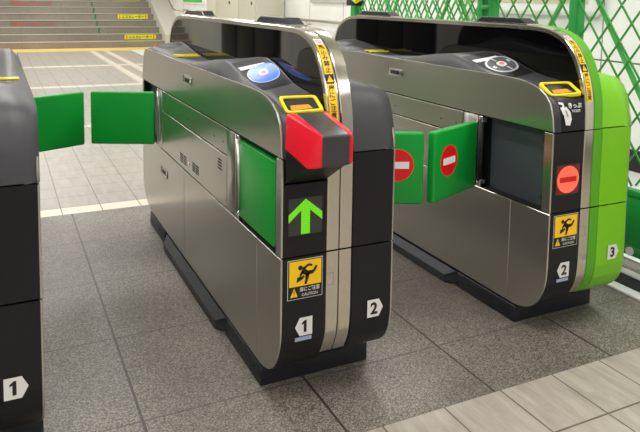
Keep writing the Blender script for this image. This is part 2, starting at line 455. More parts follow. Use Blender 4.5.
def inset(path, d):
    out = []
    for i, p in enumerate(path):
        a, b = path[max(i-1, 0)], path[min(i+1, len(path)-1)]
        dx, dz = b[0]-a[0], b[1]-a[1]; l = math.hypot(dx, dz)
        out.append((p[0]+dz/l*d, p[1]-dx/l*d))
    return out
def arch_at(s):                                                     # point and direction at height-along-front s, measured from z=.706 up the curve
    i0 = next(i for i, p in enumerate(ARCHS) if p[1] >= .7059); acc = 0
    for a, b in zip(ARCHS[i0:], ARCHS[i0+1:]):
        l = math.hypot(b[0]-a[0], b[1]-a[1])
        if acc+l >= s:
            t = (s-acc)/l; return (a[0]+(b[0]-a[0])*t, a[1]+(b[1]-a[1])*t), ((b[0]-a[0])/l, (b[1]-a[1])/l)
        acc += l
    return ARCHS[-1], (1, 0)
def on_arch(k, out=.0008):
    def fn(x, s):
        (y, z), (dy, dz) = arch_at(s); o = out+.0005*k
        return (x, y-dz*o, z+dy*o)
    return fn

def trim_band(parent, x0, x1, m, name, z_lo, z_hi, back=False):
    """One metal edge band running up the front, over the arch and down the back."""
    path = clip_path([p for p in ARCHS if (p[0] > 0) == back], z_lo, z_hi) if z_hi < 1 else clip_path(ARCHS, z_lo, 9)
    return band(path, x0, x1, m).build(name, parent)
def clip_path(p, lo, hi):
    out = []
    for a, b in zip(p, p[1:]):
        ts = [0, 1]
        for l in (lo, hi):
            if (a[1]-l)*(b[1]-l) < 0: ts.append((l-a[1])/(b[1]-a[1]))
        for t in sorted(ts):
            q = (a[0]+(b[0]-a[0])*t, a[1]+(b[1]-a[1])*t)
            if lo-1e-6 <= q[1] <= hi+1e-6 and (not out or math.hypot(q[0]-out[-1][0], q[1]-out[-1][1]) > 1e-5): out.append(q)
    return out
def band(path, x0, x1, m):
    mb = MB(); inn, mid, b = inset(path, .016), inset(path, .0025), .0025
    rows = [[(x0, i[0], i[1]), (x0, k[0], k[1]), (x0+b, o[0], o[1]), (x1-b, o[0], o[1]), (x1, k[0], k[1]), (x1, i[0], i[1]), (x0, i[0], i[1])] for o, i, k in zip(path, inn, mid)]
    for c in range(6): mb.grid([r[c:c+2] for r in rows], m)
    return mb

def flap(parent, hinge, ang, sgn, flip, sign, OFF=.012, L=.293):
    """Padded swing flap. hinge (x,y); ang = direction of the flap in gate coordinates; sign = no-entry disc."""
    H, T = .247, .030
    mb = MB()
    mb.box(OFF, OFF+L, -T/2, T/2, -H/2, H/2, 'flap_green', .008, 3)
    for v in mb.bm.verts:                                           # cushion the broad faces a little
        u = (v.co.x-OFF)/L*2-1; w = v.co.z/H*2
        v.co.y *= 1+.06*(1-min(1, abs(u)))*(1-min(1, abs(w)))
    R = Matrix.Rotation(ang, 4, 'Z')
    for v in mb.bm.verts:
        q = R @ v.co; v.co = Vector((hinge[0]+q.x, hinge[1]+q.y, .565+q.z))
    o = mb.build('flap_door', parent, flip)
    if sign:
        ms = MB()
        for s_ in (-1,):
            def fn(k):
                def g(x, z):
                    p = R @ Vector((x, sign*(T/2+.0006*k), z)); return (hinge[0]+p.x, hinge[1]+p.y, .565+p.z)
                return g
            cx = OFF+L*.68; t = disc(cx, .012, .056, .056); ms.flat(t[0], t[1], fn(1), 'sign_orange')
            t = disc(cx, .012, .053, .053); ms.flat(t[0], t[1], fn(2), 'sign_red')
            t = quad(cx-.039, cx+.039, .000, .024); ms.flat(t[0], t[1], fn(3), 'sign_white')
        e = ms.build('no_entry_mark', o, flip, False); e['label'] = 'red round no entry mark with a white bar'
    return o

def yh_of(a): return a < 0
def half(gate, flip, side, cover='black_plastic', cheek='dash_side', top='dash_grey', flaps=('in', 'in'), details=False, shroud=False, led=None, num='1', ic='blue'):
    B = lambda mb, n, p=gate, nr=True: mb.build(n, p, flip, nr)
    xo, xp = -HW, -HW+.006
    # inner body
    mb = MB(); mb.prism([(y, z) for y, z in smooth_path(TOP[3:-3])][::1] and [(-.90, .80), (-.86, .835), (-.78, .852), (.80, .858), (.88, .835), (.90, .80), (.90, .20), (.84, .11), (.75, .085), (-.79, .085), (-.86, .11), (-.905, .18)], 'x', -.128, -.041, 'groove'); body = B(mb, 'inner_body')
    # side panels, 6 mm steel over a dark gap
    tops = TOP
    def panel(name, pts, m=side, lab=None):
        q = MB(); q.prism(pts, 'x', xo, xp, m, .0012, 1); o = B(q, name)
        if lab: o['label'] = lab
        return o
    up = panel('upper_side_panel', tops)
    acc = panel('access_panel', [(-.470, .616), (.487, .616), (.487, .704), (-.470, .704)])
    vent = panel('vent_panel', [(-.470, .437), (.487, .437), (.487, .611), (-.470, .611)])
    fpost = panel('front_post', [(YF, .437), (-.902, .437), (-.902, .704), (YF, .704)])
    rpost = panel('rear_post', [(.913, .437), (YR, .437), (YR, .704), (.913, .704)])
    low_r = [p for p in smooth_path(BOT) if p[0] >= .0891 and p[1] <= .4331]
    low_r = [(.0915, .433)] + [p for p in low_r if p[1] <= .434] + [(.0915, .0672)]
    panel('lower_side_panel', low_r)
    panel('lower_side_panel', [(-.755, .067), (.0885, .0671), (.0885, .433), (-.755, .433)])
    lf = [p for p in smooth_path(BOT) if p[0] <= -.758]
    panel('lower_side_panel', [(-.758, .433), (-.758, .067)]+lf)
    # hinge posts either side of the access panels
    for name, a, b_, yh in (('front_hinge_post', -.592, -.474, -.575), ('rear_hinge_post', .491, .600, .575)):
        q = MB(); ya, yb = (a+.036, b_) if yh < 0 else (a, b_-.036)
        q.box(xo, xp+.004, ya, yb, .437, .704, side, .001, 1)
        hp = B(q, name)
        q = MB(); q.tube([(xo+.006, yh, .455), (xo+.006, yh, .69)], .010, 'black_rubber' if details and not shroud else 'steel', 14); q.box(xo-.001, xo+.03, yh-.011, yh+.011, .437, .462, 'chrome', .003, 2); q.box(xo-.001, xo+.03, yh-.011, yh+.011, .679, .704, 'chrome', .003, 2)
        B(q, 'hinge_pole', hp)
    # dark bays the flaps fold into
    for name, a, b_ in (('front_flap_bay', -.902, -.598), ('rear_flap_bay', .604, .913)):
        q = MB(); q.box(xo+.036, xo+.052, a, b_, .434, .707, 'bay_panel')
        q.box(xo+.002, xo+.05, a, b_, .4335, .4365, 'groove'); q.box(xo+.002, xo+.05, a, b_, .7045, .7085, 'groove')
        bay = B(q, name)
        for zz in (.47, .67):
            q = MB(); yy = a+.03 if yh_of(a) else b_-.03; q.tube([(xo+.037, yy, zz), (xo+.030, yy, zz)], .008, 'black_plastic', 12); B(q, 'bay_screw', bay)
    # front skin
    xf0, xf1 = -.1738, -.0415
    q = MB(); fr = [p for p in smooth_path(BOT) if p[0] <= -.7 and p[1] <= .434]
    q.prism(fr+[(-.90, .433), (-.86, .2), (-.79, .10)], 'x', xf0, xf1, cover, .002, 2); B(q, 'lower_front_cover')
    q = MB(); zt = .636 if shroud else .703
    q.prism([(YF, .437), (YF, zt), (-.905, zt), (-.905, .437)], 'x', xf0, xf1, cover, .002, 2); disp = B(q, 'display_cover')
    if shroud:
        q = MB(); q.prism([(YF+.004, .640), (YF+.004, .706), (-.90, .706), (-.90, .640)], 'x', xf0, xf1, cover, .001, 1); B(q, 'recess_cover')
    q = MB(); rr = [p for p in smooth_path(BOT) if p[0] >= .7 and p[1] <= .434]
    q.prism(rr[::-1]+[(.79, .10), (.86, .2), (.90, .433)][::1], 'x', xf0, xf1, cover, .002, 2); B(q, 'lower_rear_cover')
    q = MB(); q.prism([(YR, .437), (YR, .705), (.903, .705), (.903, .437)], 'x', xf0, xf1, cover, .002, 2); B(q, 'rear_cover')
    # dash
    rows = []
    for o_, m_, i_ in DASH:
        xq, dz = (-.1770, .0015) if flip else (XO, -.0008)
        r = [(xq, o_[0], o_[1]-.004), (xq, o_[0], o_[1]+dz), (XM-.004, m_[0]+(.0 if m_[0] > -.7 else .002), m_[1]-.003), (XM, m_[0], m_[1])]
        for t in (.25, .5, .75, 1): r.append((XM+(XI-XM)*t, m_[0]+(i_[0]-m_[0])*t, m_[1]+(i_[1]-m_[1])*t))
        rows.append(r)
    q = MB(); q.grid([r[:4] for r in rows], cheek); kf = 5 if details else 0
    if kf: q.grid([r[3:] for r in rows[:kf+1]], cover)
    q.grid([r[3:] for r in rows[kf:]], top)
    bmesh.ops.remove_doubles(q.bm, verts=q.bm.verts, dist=1e-5)
    dash = B(q, 'top_cover', gate, False)
    bm2 = bmesh.new(); bm2.from_mesh(dash.data); bmesh.ops.recalc_face_normals(bm2, faces=bm2.faces)
    if sum(f.normal.z for f in bm2.faces) < 0: bmesh.ops.reverse_faces(bm2, faces=bm2.faces)
    bm2.to_mesh(dash.data); bm2.free()
    # ticket exit and passenger screen at the far end of the dash
    def patch(mb, poly, k, m, n=6):
        (a, b_, c, d) = poly
        vs, fs = [], []
        for i in range(n+1):
            for j in range(n+1):
                u, v = i/n, j/n
                vs.append(((a[0]*(1-u)+b_[0]*u)*(1-v)+(d[0]*(1-u)+c[0]*u)*v, (a[1]*(1-u)+b_[1]*u)*(1-v)+(d[1]*(1-u)+c[1]*u)*v))
        for i in range(n):
            for j in range(n): fs.append((i*(n+1)+j, (i+1)*(n+1)+j, (i+1)*(n+1)+j+1, i*(n+1)+j+1))
        mb.flat(vs, fs, on_dash(k), m)
    if details:
        q = MB(); patch(q, [(-.134, .60), (-.050, .60), (-.050, .83), (-.134, .83)], 1, 'screen_black', 12)
        scr = B(q, 'passenger_screen', gate, False)
    if details and shroud:
      q = MB(); q.box(-.134, -.122, .835, .850, dash_z(-.128, .842), dash_z(-.128, .842)+.007, 'led_dot', .002, 2); B(q, 'red_lamp', scr)
    q = MB(); patch(q, [(-.136, .24), (-.046, .24), (-.046, .43), (-.136, .43)], 1, 'dash_grey', 12)
    ex = B(q, 'ticket_exit', gate, False)
    q = MB(); 
    for yy in (.30, .345): q.box(-.155, -.048, yy, yy+.012, dash_z(-.09, yy)+.002, dash_z(-.09, yy)+.008, 'yellow', .002, 2)
    B(q, 'yellow_guide', ex)
    # plinth
    if details:
        # vents, lock and latches
        for (ya, yb, za, zb) in ((.045, .155, .455, .495), (-.135, -.035, .460, .497), (-.420, -.370, .548, .590)):
            q = MB()
            for r_ in range(4):
                zz = za+(zb-za)*(r_+.5)/4
                for c_ in range(2 if yb-ya > .07 else 1):
                    w = (yb-ya)/(2 if yb-ya > .07 else 1); yy = ya+w*c_
                    q.box(xo-.0005, xo+.003, yy+.004, yy+w-.004, zz-.0028, zz+.0028, 'groove')
            B(q, 'vent_grille', vent)
        q = MB(); q.tube([(xo-.002, .005, .478), (xo+.003, .005, .478)], .009, 'chrome', 14); B(q, 'lock', vent)
        for nm, par, yc, zc in (('upper_latch', up, .025, .806), ('lower_latch', None, .44, .337)):
            q = MB(); q.box(xo-.0025, xo+.002, yc-.06, yc+.06, zc-.017, zc+.017, side, .006, 3)
            q.box(xo-.0032, xo, yc-.035, yc+.038, zc-.009, zc+.009, 'groove', .003, 2); q.tube([(xo-.004, yc-.047, zc), (xo, yc-.047, zc)], .008, 'chrome', 12)
            B(q, 'latch', par if par else gate)
        for yy in (-.43, -.33, .02, .12):
            q = MB(); q.tube([(xo-.0008, yy, .653), (xo+.002, yy, .653)], .0035, 'groove', 10); B(q, 'panel_screw', acc)
        # ticket slot: yellow lip around an open pocket
        cs = [Vector((-.1415, -.822, .852)), Vector((-.0445, -.868, .858)), Vector((-.0440, -.926, .824)), Vector((-.1415, -.884, .814))]
        cen = sum(cs, Vector())/4; nrm = (cs[2]-cs[0]).cross(cs[1]-cs[3]).normalized()
        if nrm.z < 0: nrm = -nrm
        def rquad(k, h):
            pts = []
            inner = [cen+(c-cen)*k for c in cs]
            for i in range(4):
                p, a, b_ = inner[i], inner[i-1], inner[(i+1) % 4]
                da, db = (a-p).normalized()*.012*k, (b_-p).normalized()*.012*k
                for t in (0, .25, .5, .75, 1): pts.append((p+da)*(1-t)**2+p*2*t*(1-t)+(p+db)*t*t+nrm*h)
            return pts
        q = MB(); A0, A1, A2, A3 = rquad(1.0, -.004), rquad(.97, .009), rquad(.84, .010), rquad(.80, .002)
        n = len(A0)
        q.grid([[A[i % n] for i in range(n+1)] for A in (A0, A1, A2, A3)], 'yellow')
        bmesh.ops.remove_doubles(q.bm, verts=q.bm.verts, dist=1e-6)
        lip = B(q, 'ticket_slot'); lip['label'] = 'yellow lip around the ticket slot'
        q = MB(); q.poly(rquad(.82, .003), 'screen_black'); B(q, 'slot_pocket', lip)
        def qp(u, v, h): return (cs[0]*(1-u)+cs[1]*u)*(1-v)+(cs[3]*(1-u)+cs[2]*u)*v+nrm*h
        q = MB(); q.poly([qp(.2, .56, .006), qp(.68, .54, .006), qp(.74, .78, .0045), qp(.18, .82, .0045)], 'orange'); B(q, 'slot_mouth', lip)
        # card reader
        q = MB(); patch(q, [(-.1385, -.70), (-.046, -.70), (-.046, -.43), (-.1385, -.40)], .6, 'reader_black', 14)
        rd = B(q, 'card_reader', gate, False)
        q = MB(); cx, cy = -.0915, -.578
        def dd(rx, ry, k, m, nn=5, p=2.4):
            vs = [(cx, cy)]; fs = []
            for r_ in range(1, nn+1):
                d_, _ = disc(cx, cy, rx*r_/nn, ry*r_/nn, 36, p); vs += d_
            for i in range(36): fs.append((0, 1+i, 1+(i+1) % 36))
            for r_ in range(nn-1):
                o1, o2 = 1+36*r_, 1+36*(r_+1)
                for i in range(36): fs.append((o1+i, o2+i, o2+(i+1) % 36, o1+(i+1) % 36))
            q.flat(vs, fs, on_dash(k), m)
        blue = ic == 'blue'
        dd(.0445, .071, 2, 'ic_rim' if blue else 'grey_ring'); dd(.0425 if blue else .039, .068 if blue else .062, 3, 'ic_blue' if blue else 'reader_grey')
        if not blue:
            for s_ in (-1, 1):
                for (x_, y_, w_, h_) in ((cx+s_*.03, cy, .004, .010), (cx, cy+s_*.046, .003, .016)):
                    t = quad(x_-w_, x_+w_, y_-h_, y_+h_); q.flat(t[0], t[1], on_dash(4), 'grey_ring')
        dd(.014, .023, 4, 'ic_core' if blue else 'sticker_white'); dd(.006, .010, 5, 'pink')
        rc = B(q, 'touch_disc', rd, False); rc['label'] = 'glowing blue touch disc with a pink centre' if blue else 'grey touch disc with a white ring'
        q = MB(); patch(q, [(-.136, -.49), (-.064, -.535), (-.064, -.508), (-.136, -.46)], 2, 'sticker_white', 6)
        B(q, 'white_label', rd, False)
        # LED screen
        q = MB(); f = front(YF); put = lambda t, k, m: q.flat(t[0], t[1], f(k), m)
        put(quad(-.161, -.047, .487, .606), 1, 'screen_black'); put(quad(-.156, -.056, .495, .597), 2, 'screen_grid')
        sc = B(q, 'led_screen', disp, False)
        q = MB(); cx, z0, z1 = -.106, .497, .594
        if led == 'arrow':
            put(outline([(cx, z1), (cx-.050, .553), (cx-.050, .531), (cx-.013, .563), (cx-.013, z0), (cx+.013, z0), (cx+.013, .563), (cx+.050, .531), (cx+.050, .553)]), 3, 'led_green')
            o = B(q, 'led_arrow', sc, False); o['label'] = 'bright green upward arrow of light dots'
        else:
            put(quad(cx-.047, cx+.047, .500, .592), 3, 'led_halo'); put(disc(cx, .546, .047, .046), 4, 'led_red'); put(quad(cx-.036, cx+.036, .537, .555), 5, 'led_red_deep')
            o = B(q, 'led_no_entry', sc, False); o['label'] = 'glowing red no entry disc of light dots'
        caution_sticker(gate, flip)
        number_plate(gate, num, True, -.107, .235, True)
        # hand and ticket pictogram
        if not shroud:
            q = MB(); f = front(YF-.0005)
            P = lambda x, z: (x, arch_front(z, x)-.001, z)
            t = outline([(-.139, .804), (-.123, .801), (-.119, .768), (-.135, .764)]); q.flat(t[0], t[1], P, 'sticker_white')
            t = outline([(-.133, .776), (-.118, .790), (-.103, .771), (-.101, .748), (-.109, .728), (-.127, .730), (-.131, .751)]); q.flat(t[0], t[1], P, 'sticker_white')
            t = limb((-.122, .778), (-.117, .756), .0015, .0015); q.flat(t[0], t[1], lambda x, z: (x, arch_front(z, x)-.002, z), 'sticker_black')
            t = word('きっぷ', .0185, .03); q.flat([(x*1.0-.081, z+.792) for x, z in t[0]], t[1], P, 'sticker_white')
            t = word('TICKET', .011, .02); q.flat([(x-.079, z+.774) for x, z in t[0]], t[1], P, 'sticker_white')
            B(q, 'ticket_pictogram', gate, False)
        else:
            q = MB()
            P = lambda x, z: (x, arch_front(z, x)-.002, z)
            t = word('きっぷ', .018, .03); q.flat([(x-.078, z+.812) for x, z in t[0]], t[1], P, 'sticker_white')
            t = outline([(-.130, .806), (-.118, .818), (-.108, .812), (-.112, .803)]); q.flat(t[0], t[1], P, 'sticker_white')
            B(q, 'ticket_pictogram', gate, False)
    # flaps
    for st, yh, yb in ((flaps[0], -.570, -.598), (flaps[1], .570, .604)):
        s_ = -1 if yh < 0 else 1
        if st == 'in':
            flap(gate, (xo+.019, yh+s_*.0), -PI/2 if s_ < 0 else PI/2, s_, flip, None)
        else:
            flap(gate, (xo-.004, yh), st[0], s_, flip, *st[1:])
    return disp

def arch_front(z, x=-.12):                                          # y of the upper front cover at width x, height z
    u = min(1, max(0, (x-XM)/(XI-XM)))
    pts = [(d[1][0]+(d[2][0]-d[1][0])*u, d[1][1]+(d[2][1]-d[1][1])*u) for d in DASH[:6]]
    for (y0, z0), (y1, z1) in zip(pts, pts[1:]):
        if z0 <= z <= z1: return y0+(y1-y0)*(z-z0)/(z1-z0)-.004
    return YF

def red_shroud(gate):
    """Red and dark grey hood that pokes out over the display."""
    q = MB()
    F = -1.085
    dark = [(-.132, -.915, .826), (-.050, -.918, .826), (-.051, F, .793), (-.131, F, .793), (-.131, F, .716), (-.051, F, .716)]
    A, B_, C_, D, E_, F_ = dark
    q.poly([A, B_, C_, D], 'shroud_dark'); q.poly([D, C_, F_, E_], 'shroud_dark')
    q.poly([E_, F_, (-.050, -.92, .66), (-.131, -.92, .66)], 'black_plastic'); q.poly([A, B_, (-.050, -.92, .66), (-.131, -.92, .66)], 'black_plastic')
    q.poly([B_, C_, F_, (-.050, -.92, .66)], 'shroud_dark'); q.poly([A, D, E_, (-.131, -.92, .66)], 'shroud_dark')
    bmesh.ops.remove_doubles(q.bm, verts=q.bm.verts, dist=1e-5)
    bmesh.ops.recalc_face_normals(q.bm, faces=q.bm.faces)
    bmesh.ops.bevel(q.bm, geom=list(q.bm.edges), offset=.004, segments=2, profile=.5, affect='EDGES')
    for f in q.bm.faces: f.smooth = False
    s_ = q.build('display_hood', gate); s_['label'] = 'dark grey hood with red cheeks poking out above the green arrow'
    def cheek(pts_out, pts_in):
        m = MB(); n = len(pts_out)
        a = [m.bm.verts.new(p) for p in pts_out]; b = [m.bm.verts.new(p) for p in pts_in]
        m.bm.faces.new(a); m.bm.faces.new(b[::-1])
        for i in range(n): m.bm.faces.new((a[i], b[i], b[(i+1) % n], a[(i+1) % n]))
        m.mi('red'); bmesh.ops.recalc_face_normals(m.bm, faces=m.bm.faces)
        bmesh.ops.bevel(m.bm, geom=list(m.bm.edges), offset=.006, segments=3, profile=.5, affect='EDGES')
        for f in m.bm.faces: f.smooth = True
        o = m.build('red_cheek', s_); return o
    # outer cheek: slants from the body edge in to the hood's front corner
    cheek([(-.160, -.922, .828), (-.131, F-.002, .797), (-.131, F-.002, .712), (-.158, -1.055, .706), (-.174, -.950, .736)],
          [(-.128, -.922, .826), (-.122, F+.006, .794), (-.122, F+.006, .716), (-.124, -1.040, .706), (-.128, -.945, .736)])
    cheek([(-.040, -.925, .829), (-.038, -1.060, .800), (-.038, F+.004, .785), (-.038, F+.004, .722), (-.042, -1.055, .708), (-.040, -.945, .736)],
          [(-.054, -.925, .827), (-.053, F, .797), (-.053, F-.001, .790), (-.053, F-.001, .713), (-.053, -1.055, .708), (-.054, -.945, .736)])
    # sloping underside down to the display
    q = MB()
    top = [(-.150, -1.045, .708), (-.046, -1.06, .712)]
    q.poly([top[0], top[1], (-.046, -.942, .642), (-.166, -.942, .642)], 'black_plastic')
    q.poly([top[1], (-.043, -.945, .72), (-.046, -.942, .642)], 'shroud_dark'); q.poly([top[0], (-.166, -.942, .642), (-.168, -.945, .73)], 'black_plastic')
    q.build('hood_underside', s_)
    return s_

def partition(gate, green):
    q = MB(); inn = inset(ARCHS, .006); q.prism(inn, 'x', -.0375, .0375, 'glass_black'); p = q.build('glass_partition', gate); p['label'] = 'tall black glossy partition with rounded ends'
    for x0, x1, m, nm in ((-.0395, -.0012, 'steel_trim', 'left'), (.0012, .0395, 'lime_deep' if green else 'steel_trim', 'right')):
        trim_band(gate, x0, x1, m, 'arch_trim', .7075, 9)
        trim_band(gate, x0, x1, m, 'front_trim', .4385, .7045); trim_band(gate, x0, x1, m, 'front_trim', .0, .4340)
        trim_band(gate, x0, x1, m, 'rear_trim', .4385, .7045, True); trim_band(gate, x0, x1, m, 'rear_trim', .0, .4340, True)
    # sticker strip up the arch
    q = MB(); 
    def seg(s0, s1, x0, x1, k, m, n=8):
        vs = [(x0 if j == 0 else x1, s0+(s1-s0)*i/n) for i in range(n+1) for j in (0, 1)]
        q.flat(vs, [(2*i, 2*i+1, 2*i+3, 2*i+2) for i in range(n)], on_arch(k), m)
    xa, xb = -.0335, -.0085; xc = (xa+xb)/2
    S0, S1, S2, S3, S4 = .095, .196, .224, .325, .350
    seg(S0, S1, xa, xb, 1, 'sticker_yellow'); seg(S1, S2, xa, xb, 1, 'sticker_black', 3); seg(S2, S3, xa, xb, 1, 'sticker_yellow'); seg(S3, S4, xa, xb, 1, 'sticker_white', 3)
    for i, ch in enumerate('扉にご注意'):
        t = word(ch, .019, .02); q.flat([(xc+x, S1-.0125-i*.0188+z) for x, z in t[0]], t[1], on_arch(2), 'sticker_black')
    for i, ch in enumerate('飛込み禁止'):
        t = word(ch, .019, .02); q.flat([(xc+x, S3-.0125-i*.0188+z) for x, z in t[0]], t[1], on_arch(2), 'sticker_black')
    q.flat([(xc-.010, S1+.005), (xc+.010, S1+.005), (xc, S2-.004)], [(0, 1, 2)], on_arch(2), 'sticker_yellow')
    t = limb((xc, S1+.018), (xc, S1+.010), .0012, .0008); q.flat(t[0], t[1], on_arch(3), 'sticker_black')
    t = ring(xc, (S3+S4)/2, .006, .009, 24); q.flat(t[0], t[1], on_arch(2), 'pink')
    t = limb((xc-.005, (S3+S4)/2+.005), (xc+.005, (S3+S4)/2-.005), .0012, .0012); q.flat(t[0], t[1], on_arch(2), 'pink')
    o = q.build('warning_strip', gate, False, False); o['label'] = 'yellow strip of black vertical writing up the arch'
    # small service hatch low on the strip
    q = MB()
    for a in (quad(-.036, -.018, .372, .3735), quad(-.036, -.018, .338, .3395), quad(-.0185, -.0175, .338, .3735)): q.flat(a[0], a[1], lambda x, z: (x, YF-.0006, z), 'groove' if False else 'rail_metal')
    q.build('small_hatch', gate, False, False)
    # passage sensors on top
    for y0, y1 in ((-.645, -.315), (.315, .68)):
        q = MB(); q.prism([(y0, 1.046), (y1, 1.046), (y1-.01, 1.05), (y0+.01, 1.05)], 'x', -.033, .033, 'chrome')
        q.prism([(y0+.012, 1.049), (y1-.012, 1.049), (y1-.055, 1.070), (y0+.055, 1.070)], 'x', -.026, .026, 'lamp_dark', .003, 2); q.build('passage_sensor', gate)

def plinth(gate):
    q = MB(); a, b = -.800, .76
    q.box(-.1785, .1785, a, -.47, 0, .060, 'plinth', .004, 2); q.box(-.1785, .1785, .44, b, 0, .060, 'plinth', .004, 2); q.box(-.150, .150, -.5, .5, .002, .066, 'groove')
    q.box(-.14, .14, a+.02, b-.02, .055, .09, 'groove')
    pl = q.build('plinth', gate)
    for s_ in (-1, 1):
        q = MB(); x0, x1 = s_*.140, s_*.200
        q.prism([(x0, .004), (x1, .004), (x1, .032), (s_*.178, .058), (x0, .060)], 'y', -.474, .42, 'fairing', .003, 2)
        for v in q.bm.verts:                                        # swept ends
            if v.co.y < -.45 and abs(v.co.x) > .17: v.co.y += (abs(v.co.x)-.17)*1.8
            if v.co.y > .40 and abs(v.co.x) > .17: v.co.y -= (abs(v.co.x)-.17)*1.8
        q.build('kick_fairing', pl)
    for yy in (-.74, -.55, .55, .72):
        q = MB(); q.tube([(-.1785, yy, .034), (-.1805, yy, .034)], .004, 'groove', 8); q.build('plinth_bolt', pl)

ANG = math.radians(24)
def gate(label, x, left, right, green=False, shroud=False):
    g = thing('ticket_gate', label, 'ticket gate', (x, 2.54, 0), 'ticket gates across the station entrance')
    plinth(g); partition(g, green)
    half(g, False, 'steel', **left)
    half(g, True, 'steel', **right)
    if shroud: red_shroud(g)
    return g

OUT_REAR = (PI-ANG, None)            # rear flap swung across the aisle, tip leaning away from the middle
g1 = gate('ticket gate with the lit green arrow, red hood and blue reader', .8425,
          dict(flaps=('in', (PI-ANG, None)), details=True, shroud=True, led='arrow', num='1', ic='blue'),
          dict(cheek='dash_grey', flaps=('in', (PI-ANG, -1, .012, .280))), shroud=True)
number_plate(g1, '2', False, .1195, .244, False)
g2 = gate('ticket gate with a bright lime green half, by the lattice fence', 1.8045,
          dict(flaps=((PI+ANG, 1, .033, .288), 'in'), details=True, led='stop', num='2', ic='grey'),
          dict(cover='lime', cheek='lime', top='lime', flaps=('in', 'in')), green=True)
g2.scale = (1.04, 1, 1)
number_plate(g2, '3', False, .1195, .262, False)
g0 = gate('dark grey ticket gate cut off by the left edge, plate 1 pointing right', -.1000,
          dict(flaps=('in', 'in')), dict(cheek='dash_grey', flaps=((PI+ANG, None, .012, .279), 'in')))
number_plate(g0, '1', False, .1165, .237, False)

# ------------------------------------------------------------------ the hall
def struct(name, mb): return tag(mb.build(name), kind='structure')
q = MB(); q.box(-2.4, 6, 1.437, 3.60, -.05, 0, 'granite'); struct('floor', q)
q = MB(); q.box(-2.4, 6, -4, 1.437, -.05, 0, 'slate_tile'); struct('floor', q)
q = MB(); q.box(-2.4, 6, 3.60, 15.2, -.05, 0, 'pale_tile'); struct('floor', q)
q = MB(); q.box(3.85, 4.0, -4, 19.6, 0, 3.0, 'wall_panel'); struct('wall_right', q)
q = MB(); q.box(3.835, 3.85, -4, 15.0, 0.0, .15, 'baseboard_black', .003, 1); struct('baseboard_right', q)
q = MB(); q.box(-2.55, -2.4, -4, 19.6, 0, 3.0, 'wall_panel'); struct('wall_left', q)
q = MB(); q.box(-2.4, 4, -4, 19.6, 3.0, 3.1, 'ceiling_white'); struct('ceiling', q)
q = MB(); q.box(-2.4, 4, 19.6, 19.75, 0, 5, 'wall_panel'); struct('wall_back', q)

# stairs
NS, RISE, RUN, SY = 13, .1435, .30, 15.1
q = MB(); pts = [(SY, 0)]
for i in range(NS): pts += [(SY+i*RUN, (i+1)*RISE), (SY+(i+1)*RUN, (i+1)*RISE)]
pts += [(SY+NS*RUN, 0)]
q.prism(pts, 'x', -2.4, 3.40, 'stair_stone')
for i in range(NS): q.box(-2.39, 3.40, SY+i*RUN-.012, SY+i*RUN+.05, (i+1)*RISE-.014, (i+1)*RISE+.003, 'nosing', .003, 1)
struct('stairs', q)
q = MB(); s0 = [(SY-.05, 0), (SY-.05, .28), (SY+NS*RUN, .28+NS*RISE), (SY+NS*RUN, 0)]
q.prism(s0, 'x', 3.40, 3.85, 'stringer', .01, 1); struct('trim_1', q)
q = MB(); q.box(-2.39, 3.83, 14.30, 15.06, 0, .006, 'tactile_yellow')
for i in range(2): pass
tag(q.build('tactile_paving_strip'), 'yellow tactile strip along the foot of the stairs', 'tactile strip')

def riser_y(n): return SY+(n-1)*RUN
def riser_z(n): return (n-1)*RISE, n*RISE
names = {2: 'on the second step up', 5: 'on the fifth step up', 8: 'highest of the three, cut by the top edge'}
for n in (2, 5, 8):
    q = MB(); z0, z1 = riser_z(n); y = riser_y(n)-.006; z0 += .022; z1 -= .018; x0, x1 = 2.56, 3.26
    q.box(x0, x1, y, y+.005, z0, z1, 'stair_yellow')
    fn = lambda k: (lambda x, z: (x, y-.001*k, z))
    t = word('エスカレーター', .082, .02); q.flat([(x*.92+(x0+x1)/2, z*1.0+(z0+z1)/2) for x, z in t[0]], t[1], fn(1), 'sticker_black')
    for a, b in ((x0+.035, x0+.06), (x1-.06, x1-.035)): q.flat(quad(a, b, z0+.012, z1-.012)[0], [(0, 1, 2, 3)], fn(1), 'sign_orange')
    tag(q.build('stair_sticker'), 'yellow escalator sticker with black writing ' + names[n], 'sticker', 'yellow stickers on the stairs')
for n, w in ((4, 'lower'), (7, 'upper')):
    q = MB(); z0, z1 = riser_z(n); y = riser_y(n)-.004; cz = (z0+z1)/2-.004
    fn = lambda k: (lambda x, z: (x, y-.001*k, z))
    x0, x1 = .24, 1.16
    q.box(x0, x1, y, y+.0035, z0+.016, z1-.018, 'stair_red_base')
    t = word('飛出しキケン!!', .105, .03); wd = max(v[0] for v in t[0])-min(v[0] for v in t[0])
    q.flat([(x*.86/wd+(x0+x1)/2, z*.98+cz) for x, z in t[0]], t[1], fn(1), 'stair_red')
    tag(q.build('stair_notice'), 'worn red lettering on a riser, the %s of the two at the left' % w, 'notice', 'red writing on the stairs')
for n in range(3, 9):
    q = MB(); z0, z1 = riser_z(n); q.box(2.035, 2.075, riser_y(n)-.006, riser_y(n)-.001, z0+.01, z1-.016, 'mark_green')
    pl = {3: 'lowest of the column', 4: 'second from the bottom of the column', 5: 'third from the bottom of the column', 6: 'fourth from the bottom of the column', 7: 'fifth from the bottom of the column', 8: 'topmost in view'}[n]
    tag(q.build('lane_mark'), 'small green lane mark on a stair riser, ' + pl, 'lane mark', 'green marks up the stairs')

